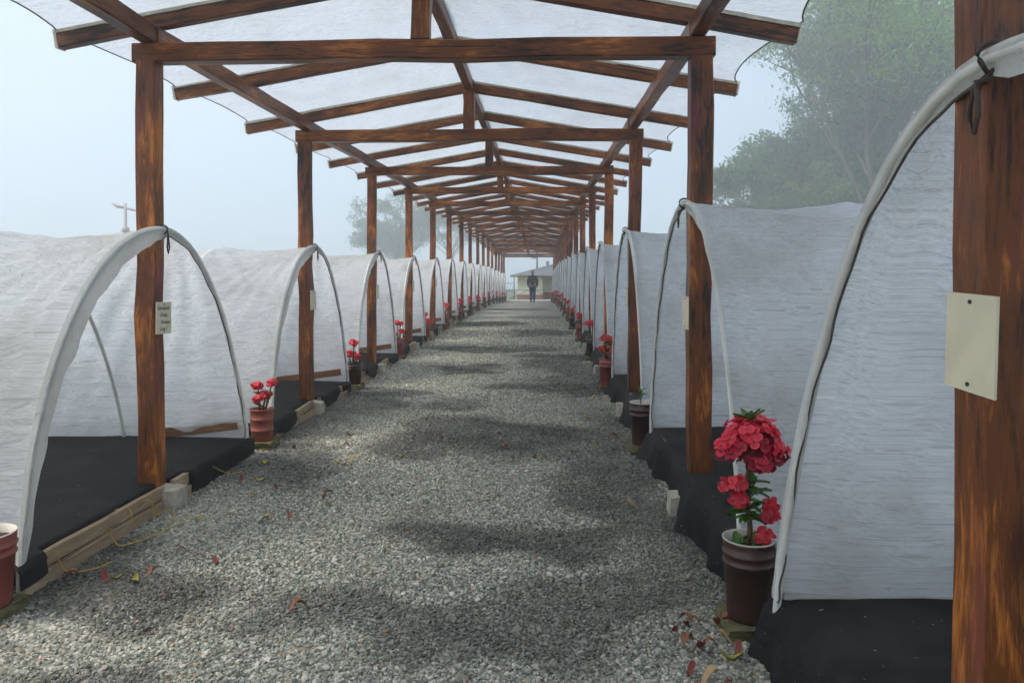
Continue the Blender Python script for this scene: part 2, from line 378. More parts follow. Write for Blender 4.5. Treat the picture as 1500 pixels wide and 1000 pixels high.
# ground: one sheet to the horizon, finer near the path
ys = [-100, -50, -20, -6] + list(np.arange(-2, 60, 1.0)) + [64, 70, 80, 100, 150, 200, 300]
xs = [-230, -150, -60, -30, -15, -8, -5, -3.2, -2.4, -2.0, -1.5, -1, -.5, 0, .4, .8, 1.2, 2, 4, 8, 15, 30, 60, 150, 230]
V = []; F = []
for y in ys:
    for x in xs:
        edge = max(0, abs(x - XC) - 1.2); V.append((x, y, gz(y) + (0.02 * min(1, edge * 2) if abs(x - XC) < 4 else 0.0) - (0.25 if abs(x - XC) > 12 else 0)))
nx = len(xs)
for j in range(len(ys) - 1):
    for i in range(nx - 1): F.append((j * nx + i, j * nx + i + 1, (j + 1) * nx + i + 1, (j + 1) * nx + i))
gr = tag(link('ground', mesh('ground', V, F, True), M['ground']), 'grey gravel path running straight between the tents', None, None, 'structure')

# gravel: stones scattered on the near path (geometry nodes)
def stone_obj(k):
    bm = bmesh.new(); bmesh.ops.create_icosphere(bm, subdivisions=2 if k < 2 else 1, radius=1.0)
    rr = random.Random(k)
    sx, sy, sz = rr.uniform(.8, 1.25), rr.uniform(.65, .95), rr.uniform(.42, .7)
    pl = [(Vector((rr.gauss(0, 1), rr.gauss(0, 1), rr.gauss(0, 1))).normalized(), rr.uniform(.6, .85)) for _ in range(6)]
    for v in bm.verts:
        for nrm, d in pl:
            e = v.co.dot(nrm) - d
            if e > 0: v.co -= nrm * e
        v.co *= rr.uniform(.94, 1.05)
        v.co = Vector((v.co.x * sx, v.co.y * sy, v.co.z * sz))
    me = bpy.data.meshes.new('stone'); bm.to_mesh(me); bm.free(); me.materials.append(M['stone'])
    return me
def gravel():
    coll = bpy.data.collections.new('gravel_stones')      # not linked to the scene: only instanced
    for k in range(6):
        coll.objects.link(bpy.data.objects.new('stone', stone_obj(k)))
    pts, scl, rot, idx = [], [], [], []
    for (y0, y1, dens, s0, s1) in ((1.5, 4.2, 10500, .0042, .0098), (4.2, 7.5, 7000, .0052, .0105), (7.5, 12.5, 3200, .007, .013), (12.5, 20, 1000, .010, .018)):
        A = (y1 - y0) * 3.0; k = int(A * dens)
        x = rng.uniform(XC - 1.5, XC + 1.5, k); y = rng.uniform(y0, y1, k)
        edge = np.maximum(0, np.abs(x - XC) - 1.2)
        z = np.interp(y, [a for a, _ in G], [b for _, b in G]) + 0.02 * np.minimum(1, edge * 2)
        s = rng.uniform(s0, s1, k) * np.where(rng.random(k) < .03, 1.7, 1.0)
        pts.append(np.stack([x, y, z + s * rng.uniform(0.0, .55, k)], 1)); scl.append(s)
        rot.append(np.stack([rng.normal(0, .45, k), rng.normal(0, .45, k), rng.uniform(0, 6.28, k)], 1)); idx.append(rng.integers(0, 6, k))
    P = np.concatenate(pts); SC = np.concatenate(scl); RO = np.concatenate(rot); IX = np.concatenate(idx)
    X_, Y_ = P[:, 0], P[:, 1]
    def wob(a, b, sd):
        q = 0
        for k in range(7): q = q + np.sin(X_ * a * (1.35 ** k) * math.cos(sd + k * 2.1) + Y_ * a * (1.35 ** k) * math.sin(sd + k * 2.1) + sd * 3 + k * 1.7) / (k + 2)
        return q * b
    xw, yw = X_ + wob(2.6, .30, 1.0), Y_ + wob(2.4, .42, 2.0)
    damp = np.zeros(len(P))
    for (x, y, rx, ry, s) in DAMP:
        u = np.clip((1.25 - np.hypot((xw - x) / rx, (yw - y) / ry)) / .70, 0, 1); damp = np.maximum(damp, s * u * u * (3 - 2 * u))
    damp = np.clip(damp * (1 + wob(9, .30, 4.0)) + rng.normal(0, .06, len(P)) + .10 * np.maximum(0, wob(5, 1.0, 5.0)), 0, 1)
    me = bpy.data.meshes.new('gravel'); me.vertices.add(len(P)); me.vertices.foreach_set('co', P.astype(np.float32).ravel())
    for nm, ty, dat in (('damp', 'FLOAT', damp), ('sc', 'FLOAT', SC), ('ro', 'FLOAT_VECTOR', RO), ('ix', 'INT', IX)):
        a = me.attributes.new(nm, ty, 'POINT'); a.data.foreach_set('vector' if ty == 'FLOAT_VECTOR' else 'value', np.ascontiguousarray(dat.astype(np.int32 if ty == 'INT' else np.float32)).ravel())
    o = tag(link('gravel', me, M['stone']), 'loose grey gravel covering the path between the tents', 'gravel', None, 'stuff')
    ng = bpy.data.node_groups.new('gravel', 'GeometryNodeTree')
    ng.interface.new_socket('Geometry', in_out='INPUT', socket_type='NodeSocketGeometry'); ng.interface.new_socket('Geometry', in_out='OUTPUT', socket_type='NodeSocketGeometry')
    gi = ng.nodes.new('NodeGroupInput'); go = ng.nodes.new('NodeGroupOutput')
    ip = ng.nodes.new('GeometryNodeInstanceOnPoints'); ci = ng.nodes.new('GeometryNodeCollectionInfo')
    ci.inputs[0].default_value = coll; ci.inputs['Separate Children'].default_value = True; ci.inputs['Reset Children'].default_value = True
    def attr(nm, ty):
        x = ng.nodes.new('GeometryNodeInputNamedAttribute'); x.data_type = ty; x.inputs[0].default_value = nm; return x.outputs[0]
    ng.links.new(gi.outputs[0], ip.inputs['Points']); ng.links.new(ci.outputs[0], ip.inputs['Instance'])
    ip.inputs['Pick Instance'].default_value = True
    ng.links.new(attr('ix', 'INT'), ip.inputs['Instance Index'])
    e2r = ng.nodes.new('FunctionNodeEulerToRotation'); ng.links.new(attr('ro', 'FLOAT_VECTOR'), e2r.inputs[0]); ng.links.new(e2r.outputs[0], ip.inputs['Rotation'])
    ng.links.new(attr('sc', 'FLOAT'), ip.inputs['Scale'])
    ng.links.new(ip.outputs[0], go.inputs[0])
    md = o.modifiers.new('scatter', 'NODES'); md.node_group = ng
gravel()

# ---------------------------------------------------------------- covered walkway
walk = empty('covered_walkway', (0, 0, 0), 'long timber walkway of brown posts and beams roofed with white cloth', 'walkway')
SLOPE = 0.172; OVER = 0.56; RH = 0.36
def ridge_z(y): return interp(TOP, y) + 0.105 + RH          # underside of the ridge beam
TB = 0.105                                                    # tie beam height
for n in range(-1, NB):
    d = dn(n) if n >= 0 else 1.395; t = interp(TOP, d); base = gz(d) - 0.05
    for X in (XL, XR):
        big = (n == -1 and X > 0)
        w_ = 0.112 + random.uniform(-.006, .008)
        o = beam('post', (X + random.gauss(0, .006), d, base), (X + random.gauss(0, .008), d + random.gauss(0, .008), t), 0.105 if not big else 0.10, w_ if not big else 0.15, M['wood_post'], walk,
                 up=(1, 0, 0), ch=0.005 if not big else 0.004, jit=0.0035, seg=9)
        s = 1 if X < 0 else -1
        v, f = [], []; box_geo(0, 0, 0, .13, .13, .17, v, f, .012)
        if not big: fb = link('footing_block', mesh('block', v, f), M['concrete'], walk, (X + s * .105, d - .02, gz(d) + .035)); fb.rotation_euler = (0, 0, random.uniform(-.2, .2))
    beam('tie_beam', (XL - .07, d, t + TB / 2), (XR + .07, d, t + TB / 2 + random.gauss(0, .006)), 0.095, TB, M['wood'], walk, jit=0.003)
    beam('king_post', (XC, d, t + TB), (XC, d, t + TB + RH), 0.095, 0.10, M['wood'], walk, up=(1, 0, 0), seg=3)
yb = [-1.6] + [dn(n) for n in range(-1, NB)] + [dn(NB - 1) + .5]
for a, b in zip(yb[:-1], yb[1:]):
    for X in (XL + .015, XR - .015):
        beam('wall_plate', (X, a, interp(TOP, a) + TB + .052), (X, b, interp(TOP, b) + TB + .052), 0.085, 0.10, M['wood'], walk, jit=.003)
    beam('ridge_beam', (XC, a, ridge_z(a) + .055), (XC, b, ridge_z(b) + .055), 0.075, 0.11, M['wood'], walk, jit=.003)
raf = []
y = D0 - 4 * SP / 2 + .09
while y < dn(NB - 1) + .4:
    raf.append(y); y += SP / 2
for y in raf:
    for s in (-1, 1):
        run = (XC - XL) + OVER if s < 0 else (XR - XC) + OVER
        zr = interp(TOP, y) + TB + .10 + .040 + SLOPE * 1.5
        p0 = (XC + s * .035, y, zr); p1 = (XC + s * (run + random.uniform(-.03, .03)), y + random.gauss(0, .012), zr - SLOPE * run + random.gauss(0, .006))
        r = beam('rafter', p0, p1, 0.062, 0.078, M['wood'], walk, jit=.003, ch=.004)
        L = (Vector(p1) - Vector(p0)).length
        v, f = [], []; k = 14
        for i in range(k):
            u = L * (i + .5) / k; box_geo(u, 0, .052 + random.uniform(-.002, .003), L / k - .0005, .07, .022, v, f, .0015)
        box_geo(L + .006, 0, .012, .012, .074, .10, v, f, .004)
        st = link('cloth_strip', mesh('strip', v, f), M['strip'], r)
# roof cloth, scalloped along both eaves
def roof_cloth():
    v, f = [], []; NX = 60; per = 14
    rows = []
    for i in range(len(raf) - 1):
        for k in range(per + (1 if i == len(raf) - 2 else 0)):
            rows.append((raf[i] + (raf[i + 1] - raf[i]) * k / per, k / per % 1.0))
    for (y, tt) in rows:
        zr = interp(TOP, y) + TB + .10 + .040 + SLOPE * 1.5 + .068
        sag = math.sin(math.pi * tt)
        for i in range(-NX, NX + 1):
            q = i / NX; s = 1 if q > 0 else -1
            run = ((XC - XL) if s < 0 else (XR - XC)) + OVER + .015
            run -= 0.125 * sag ** 0.8
            x = abs(q) * run
            z = zr - SLOPE * x - sag * (.018 + .030 * abs(q)) + sag * (.006 * math.sin(9 * abs(q) + y * 3.1) + .004 * math.sin(31 * abs(q) + 7 * tt + y) + .003 * math.sin(47 * abs(q) - 11 * tt + 2 * y))
            if abs(q) < 1e-6: z += .004
            v.append((XC + s * x, y + (0.0), z))
    W = 2 * NX + 1
    for j in range(len(rows) - 1):
        for i in range(W - 1): f.append((j * W + i, j * W + i + 1, (j + 1) * W + i + 1, (j + 1) * W + i))
    o = link('roof_cloth', mesh('roof_cloth', v, f, True), M['roof_cloth'], walk)
    for side, i in ((0, 0), (1, W - 1)):
        tube('edge_wire', [Vector(v[j * W + i]) for j in range(len(rows))], 0.005, M['cord'], o, 5)
roof_cloth()
v, f = [], []; box_geo(0, 0, 0, .34, .12, .09, v, f)
tag(link('ceiling_lamp', mesh('lamp', v, f), M['pvc'], None, (XC + .35, dn(NB - 1) - .1, interp(TOP, 45) - .05)), 'small pale lamp box hanging under the far end beam', 'lamp')

# ---------------------------------------------------------------- hoop tents
def arch(th, yc, a, zb, za, kn, kf, lean):
    u = -math.cos(th); s_ = max(math.sin(th), 0.0)
    k = kn if u < 0 else kf
    return yc + a * u + lean * s_ * s_, zb + (za - zb) * s_ ** (2 * k)
def tent(side, n):
    s = -1 if side == 'left' else 1
    d = dn(n); rd = random.Random(100 * n + s * 7 + 3)
    off = interp(OFF, d)
    xh = (XL + .085) if s < 0 else (XR - .085)
    za = (1.565 if s < 0 else 1.69) + off + rd.uniform(-.02, .02); zb = off + (0.11 if s < 0 else 0.232)
    yc = d + rd.uniform(-.02, .03); a = 1.16; kn, kf = (.50, .76)
    if s > 0: kn, kf = .62, .70
    if n == -1: kf = .84
    lean = rd.uniform(-.04, .04); L = 3.52; HO = .88
    name_side = 'left' if s < 0 else 'right'
    k_ = n + (1 if s > 0 else 0)
    root = empty('hoop_tent', (xh, d, zb), f'white cloth hoop tent, {ORD[k_]} from the front on the {name_side} side of the path' if not (n == -1) else 'white cloth hoop tent at far right behind the nearest thick post', 'tent', 'hoop tents along the path')
    inv = Vector((-xh, -d, -zb))
    near = n <= 3
    NT, NXs = (160, 110) if n <= 1 else (96, 72) if near else (36, 24)
    al = [0.0]; pr = [Vector(arch(0, yc, a, zb, za, kn, kf, lean))]
    for j in range(1, NT + 1):
        q = Vector(arch(math.pi * j / NT, yc, a, zb, za, kn, kf, lean)); al.append(al[-1] + (q - pr[-1]).length); pr.append(q)
    mid = al[NT // 2]
    v, f = [], []
    ph = [rd.uniform(0, 6) for _ in range(6)]
    for i in range(NXs + 1):
        x = L * i / NXs; hop = abs(math.sin(math.pi * x / HO))
        drop = -0.010 * x
        for j in range(NT + 1):
            th = math.pi * j / NT; sn = math.sin(th)
            yy, zz = pr[j].x, pr[j].y
            sag = 0.045 * hop * (0.35 + .65 * sn)
            p_, q_ = al[j] - mid, x
            r_ = math.hypot(p_, q_); an = math.atan2(abs(p_), q_ + .02)
            wr = 0.020 * math.exp(-r_ / .9) * min(1, r_ * 3) * math.sin(34 * an + 3 * math.sin(5 * an + ph[0]) + ph[1]) if near else 0
            wr += 0.006 * math.sin(7 * p_ + 4 * q_ + ph[2]) * math.sin(5 * q_ + ph[3]) * min(1, q_ * 3)
            wr += (.0035 * math.sin(31 * q_ + 22 * p_ + 2.5 * math.sin(4 * p_ + ph[0]) + ph[4]) * max(0, math.sin(2.3 * p_ + ph[5])) + .004 * math.sin(17 * p_ - 26 * q_ + 2 * math.sin(3 * q_) + ph[3]) * max(0, math.sin(2.9 * q_ - 1.7 * p_ + ph[1]))) * min(1, q_ * 3) * (1 if near else 0)
            cy_, cz_ = yy - yc, (zz - zb) * .8
            ln = math.hypot(cy_, cz_) + 1e-6
            m_ = sag - wr
            if j in (0, NT): m_ *= .3
            v.append(Vector((xh + s * x, yy - cy_ / ln * m_, max(zz - cz_ / ln * m_ + drop * sn, zb - .02))) + inv)
    W = NT + 1
    for i in range(NXs):
        for j in range(NT): f.append((i * W + j, i * W + j + 1, (i + 1) * W + j + 1, (i + 1) * W + j))
    cover = link('cloth_cover', mesh('cloth_cover', v, f, True), M['cloth'], root)
    # end wall at the far end
    e0 = NXs * W; vv = [v[e0 + j] for j in range(W)] + [Vector((v[e0].x, 0, 0))]
    link('end_wall', mesh('end_wall', vv, [(j, j + 1, W) for j in range(W - 1)]), M['cloth'], root)
    # hoops of pipe
    for h in range(5):
        hp = []
        for j in range(0, 41):
            yy, zz = arch(math.pi * j / 40, yc, a - (0 if h == 0 else .012), zb - .08, za - (0 if h == 0 else .012) - .010 * h * HO, kn, kf, lean)
            hp.append(Vector((xh + s * h * HO, yy, zz)) + inv)
        if n > 6 and h in (2, 3): continue
        tube('hoop', hp, 0.0135 if h == 0 else 0.012, M['pvc'], root, 8 if near else 5)
    # hem folded over the front hoop
    v, f = [], []; K = 80 if near else 36
    for j in range(K + 1):
        th = math.pi * j / K; yy, zz = arch(th, yc, a, zb, za, kn, kf, lean)
        y2, z2 = arch(min(th + .01, math.pi), yc, a, zb, za, kn, kf, lean); y1, z1 = arch(max(th - .01, 0), yc, a, zb, za, kn, kf, lean)
        ty, tz = y2 - y1, z2 - z1; l_ = math.hypot(ty, tz) + 1e-9; ny, nz = tz / l_, -ty / l_       # inward normal
        nearw = .05 + (.095 if s < 0 else .03) * max(0, math.sin(min(th * 1.9, math.pi))) ** .7
        wd = (nearw if yy < yc else 0.05) * (1 + .05 * math.sin(j * .73 + ph[0]) + .04 * math.sin(j * 1.9 + ph[1]) * math.sin(j * .31 + ph[2]))
        for q in range(5):
            g = q / 4; off_ = 0.0155 * max(0, 1 - g * (1 if s < 0 else 1.6)) ** .5 * (1 if q else .3) + (.0035 * math.sin(j * 1.3 + q) + .003 * math.sin(j * .47 + ph[3])) * g
            v.append(Vector((xh - s * off_, yy + ny * (wd * g - .018), zz + nz * (wd * g - .018))) + inv)
    for j in range(K):
        for q in range(4): f.append((j * 5 + q, j * 5 + q + 1, j * 5 + q + 6, j * 5 + q + 5))
    hem = link('folded_hem', mesh('hem', v, f, True), M['hem'], root)
    tube('hem_cord', [v[j * 5 + 4] for j in range(K // 2, K + 1)], 0.0035, M['cord'], hem, 5)
    # bottom hems
    for e in (0, NT):
        pts = [Vector((xh + s * x, pr[e].x + (.012 if e == 0 else -.012), zb + .012 + .006 * math.sin(x * 6 + e))) + inv for x in np.linspace(.02, L, 14)]
        tube('bottom_hem', pts, 0.013, M['hem'], root, 6)
    if n <= 4:
        ax, ay, az_ = 0, yc - d + lean, za - zb
        loop = [Vector((ax + .026 * math.cos(t), ay + .006 * math.sin(3 * t), az_ + .026 * math.sin(t))) for t in np.linspace(0, 6.283, 14)]
        tube('tie_wire', loop + [Vector((-s * .03, ay + .005, az_ - .05)), Vector((-s * .03, ay + .016, az_ - .10)), Vector((-s * .03, ay + .002, az_ - .13)), Vector((-s * .03, ay - .010, az_ - .10)), Vector((-s * .028, ay, az_ - .04))], 0.0045, M['wire'], root, 6)
    return root
def bed(side, n):
    s = -1 if side == 'left' else 1
    d = dn(n); rd = random.Random(900 + 31 * n + s); off = interp(OFF, d); g = gz(d)
    k_ = n + (1 if s > 0 else 0)
    top = off + (0.15 if s < 0 else 0.245)
    xf = (XL + .075) if s < 0 else (XR - .075)
    root = empty('drying_bed', (xf, d, g), f'black netting bed floor under the {ORD[k_]} tent from the front on the {"left" if s < 0 else "right"} side', 'bed', 'net covered beds in the tents')
    def P(x, y, z): return Vector((s * (x), y - d, z - g))
    y0, y1 = d - 1.22, d + 1.20
    if s > 0: y0, y1 = d - 1.20, d + 1.21
    K = 60 if n <= 3 else 24
    v, f = [], []; ph = rd.uniform(0, 6)
    for j in range(K + 1):
        y = y0 + (y1 - y0) * j / K; t = (y - d) / 1.2
        if s < 0:
            if n == 0: cov = 0.02 if -.86 < t < .16 else (0.6 if t <= -.86 else .93)
            else: cov = 0.25 + .7 * max(0, math.sin(5.5 * t + ph)) if t < .75 else 1.0
            if t > .8: cov = 1
        else: cov = 1.0
        cov = min(1, max(.02, cov + .10 * math.sin(9 * t + ph) * (s < 0) * (cov > .3)))
        h = top - g - .004; drop = h * cov
        endr = .05 * max(0, abs(t) - .9) * 10
        bul = .03 * math.sin(6 * t + ph) + .022 * math.sin(15 * t + ph * 2) + .012 * math.sin(31 * t + ph) + .06 * max(0, abs(t) - .8)
        prof = [(3.45, 0), (2.6, .003 * math.sin(5 * t)), (1.7, .005 * math.sin(4 * t + 1)), (.9, .006 * math.sin(7 * t)), (.45, .004), (.16, .003), (.05, .0), (.015, -.008), (-.008, -.03)]
        ov = 1 if (s < 0 and cov > .3) else 0
        if ov: prof[-3:] = [(.03, .0), (-.03, .002), (-.045, -.02)]
        elif s < 0: prof[-3:] = [(.05, .0), (.035, -.002), (.026, -.012)]
        for (px, pz) in prof: v.append(P(px, y, top + pz - (endr * .3 if px < .3 else 0)))
        for q in range(1, 7):
            u = q / 6; v.append(P((-.012 if s > 0 else (-.038 if ov else .034)) - (.010 + .03 * u) * (1 if s > 0 else .25) - bul * u * (1 if s > 0 else .3), y, top - .03 - (drop - .03) * u if drop > .03 else top - .03 - .002 * q))
    W = 15
    for j in range(K):
        for i in range(W - 1): f.append((j * W + i, j * W + i + 1, (j + 1) * W + i + 1, (j + 1) * W + i))
    link('black_net', mesh('black_net', v, f, True), M['net'], root)
    # boards edging the bed
    hb = (top - g - .012) / 2
    spans = [(-1.18, -.06), (.06, 1.1)] if n == 0 and s < 0 else [(-1.1, -.55), (-.53, -.07), (.06, .5), (.53, 1.08)]
    if s > 0: spans = [(-1.1, -.1), (-.08, 1.0)]
    for (a, b) in spans:
        for q in range(2):
            jj = rd.uniform(-.03, .03) if n else 0.0
            xx = s * (-.012 if s < 0 else .03) + s * (-.012 if q == 0 else 0)
            o = beam('board', (xx, a + jj, .004 + hb * (q + .5)), (xx, b + jj * .5, .004 + hb * (q + .5) + rd.uniform(-.006, .004)), 0.03, hb - .004, M['board'], root, jit=.002, ch=.003, seg=4)
    if s < 0:
        beam('side_board', (s * .75, 1.11, top - g + .01), (s * .05, 1.12, top - g + .10), .025, .07, M['board_brown'], root, ch=.003, jit=.0008)
    return root
for n in range(0, NB):
    tent('left', n); bed('left', n)
for n in range(-1, NB):
    tent('right', n); bed('right', n)

# ---------------------------------------------------------------- signs on the posts
def sign(side, n, lines=None):
    s = -1 if side == 'left' else 1
    d = dn(n); xf = (XL + .074) if s < 0 else (XR - .088 if n == -1 else XR - .076)
    z = (1.065 if s < 0 else 1.178 if n == -1 else 1.10) + interp(OFF, d)
    k_ = n + (1 if s > 0 else 0)
    lab = f'small cream sign nailed to the {ORD[k_]} post from the front, {"left" if s < 0 else "right"} row'
    if n == -1: lab = 'large blank cream sign nailed to the nearest thick post on the right'
    if lines: lab = 'cream sign with handwritten lines nailed to the nearest left post'
    root = empty('post_sign', (xf, d if n >= 0 else 1.37, z), lab, 'sign', 'cream signs on the posts')
    wd, ht = .155, .178
    bm = bmesh.new(); bmesh.ops.create_cube(bm, size=1.0)
    for q in bm.verts: q.co = Vector((q.co.x * .005, q.co.y * wd, q.co.z * ht))
    bmesh.ops.bevel(bm, geom=bm.edges[:], offset=.0012, segments=1)
    me = bpy.data.meshes.new('plate'); bm.to_mesh(me); bm.free()
    pl = link('plate', me, M['sign'], root); pl.rotation_euler = (R(random.uniform(-2, 2)), 0, R(random.uniform(-2, 2)))
    for zz in (.075, -.075):
        v, f = tube_geo([(-s * .001, 0, zz), (-s * .0055, 0, zz)], .004, 8); link('nail', mesh('nail', v, f), M['wire'], pl)
    if lines:
        for i, tx in enumerate(lines):
            cu = bpy.data.curves.new('lettering', 'FONT'); cu.body = tx; cu.size = .034 if i in (0,) else .029; cu.shear = .25; cu.extrude = .0002; cu.offset = .0002
            cu.align_x = 'LEFT'; cu.materials.append(M['ink'])
            tmp = bpy.data.objects.new('tmp', cu); C.objects.link(tmp); bpy.context.view_layer.update(); me2 = bpy.data.meshes.new_from_object(tmp.evaluated_get(bpy.context.evaluated_depsgraph_get())); bpy.data.objects.remove(tmp); t = link('lettering', me2, M['ink'], pl)
            t.location = (-s * .0032, (-.07, -.045, -.035, -.045)[i], .045 - .038 * i)
            t.rotation_euler = (R(90), R((-3, 2, -2, -5)[i]) * 0, R(90))
for n in range(0, 9): sign('left', n, ["Semana's", 'Chuda', 'Romeys', 'Lona 1'] if n == 0 else None)
for n in range(-1, 9): sign('right', n)

# ---------------------------------------------------------------- potted plants
def bract_cluster(N, rad, squash, seed, dark_below=False, size=.019):
    rd = random.Random(seed); v, f, tint = [], [], []
    for i in range(N):
        z = 1 - 1.75 * (i + .5) / N; a = i * 2.39996 + rd.uniform(-.3, .3)
        rr = math.sqrt(max(0, 1 - z * z)); nrm = Vector((rr * math.cos(a), rr * math.sin(a), z))
        p = Vector((nrm.x * rad, nrm.y * rad, nrm.z * rad * squash)) * rd.uniform(.68, 1.14)
        nrm = (nrm + Vector((rd.gauss(0, .3), rd.gauss(0, .3), .25 + rd.gauss(0, .25)))).normalized()
        t = nrm.orthogonal().normalized(); t.rotate(Matrix.Rotation(rd.uniform(0, 6.28), 3, nrm)); b = nrm.cross(t)
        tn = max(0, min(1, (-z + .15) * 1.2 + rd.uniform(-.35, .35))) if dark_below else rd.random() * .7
        for sd_ in (-1, 1):                      # the two rounded bracts
            s_ = size * rd.uniform(.8, 1.15); b0 = len(v)
            c = p + t * (sd_ * s_ * .62)
            v.append(c - nrm * s_ * .22)
            for k in range(8):
                g = k * math.pi / 4; v.append(c + t * (s_ * .78 * math.cos(g)) + b * (s_ * .95 * math.sin(g)) + nrm * (s_ * .16))
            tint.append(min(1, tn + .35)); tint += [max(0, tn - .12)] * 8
            for k in range(8): f.append((b0, b0 + 1 + k, b0 + 1 + (k + 1) % 8))
        b0 = len(v)
        for k in range(5):
            g = k * 1.2566; v.append(p + nrm * .004 + (t * math.cos(g) + b * math.sin(g)) * size * .22); tint.append(1)
        f.append(tuple(b0 + k for k in range(5)))
    me = mesh('flowers', v, f, True); at = me.attributes.new('tint', 'FLOAT', 'POINT'); at.data.foreach_set('value', tint)
    return me
def leaf_mesh(L=.06, Wd=.032):
    v, f = [], []; K = 6
    for i in range(K + 1):
        u = i / K; w_ = Wd * .5 * math.sin(math.pi * min(1, u ** .75 * .97 + .03)) ** .8
        for q in (-1, 0, 1): v.append((L * u, q * w_, .10 * L * abs(q) - .25 * L * u * u + .12 * L * u))
    for i in range(K):
        for q in range(2): f.append((i * 3 + q, i * 3 + q + 1, i * 3 + q + 4, i * 3 + q + 3))
    return mesh('leaf', v, f, True)
LEAF = leaf_mesh(); LEAF.materials.append(M['leaf'])
CL = {}
def cluster(key):
    if key not in CL:
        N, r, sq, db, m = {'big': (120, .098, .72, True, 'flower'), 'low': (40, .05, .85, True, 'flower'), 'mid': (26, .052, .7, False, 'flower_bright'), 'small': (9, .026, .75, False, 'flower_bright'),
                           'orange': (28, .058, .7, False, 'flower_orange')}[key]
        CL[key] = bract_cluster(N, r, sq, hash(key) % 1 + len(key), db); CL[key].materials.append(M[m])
    return CL[key]
def pot_mesh(kind, r, h):
    if kind == 'bucket':
        p = [(r * .80, 0), (r * .82, .006), (r * .93, h * .70), (r * .985, h * .70), (r * .985, h * .725), (r * .945, h * .735), (r * .955, h * .82), (r * 1.01, h * .825), (r * 1.01, h * .85), (r * .965, h * .86), (r * .98, h * .975), (r * 1.0, h), (r * .95, h), (r * .93, h * .86)]
    else:
        p = [(r * .84, 0), (r * .86, .006), (r * .90, h * .3), (r * .95, h * .31), (r * .95, h * .35), (r * .91, h * .36), (r * .93, h * .64), (r * .98, h * .65), (r * .98, h * .69), (r * .94, h * .70), (r * .96, h * .95), (r * 1.02, h * .96), (r * 1.02, h), (r * .94, h), (r * .92, h * .86)]
    v, f = lathe(p, 32); n0 = len(v); v.append((0, 0, 0)); f += [(k, n0, (k + 1) % 32) for k in range(32)]
    me = mesh('pot', v, f, True)
    return me
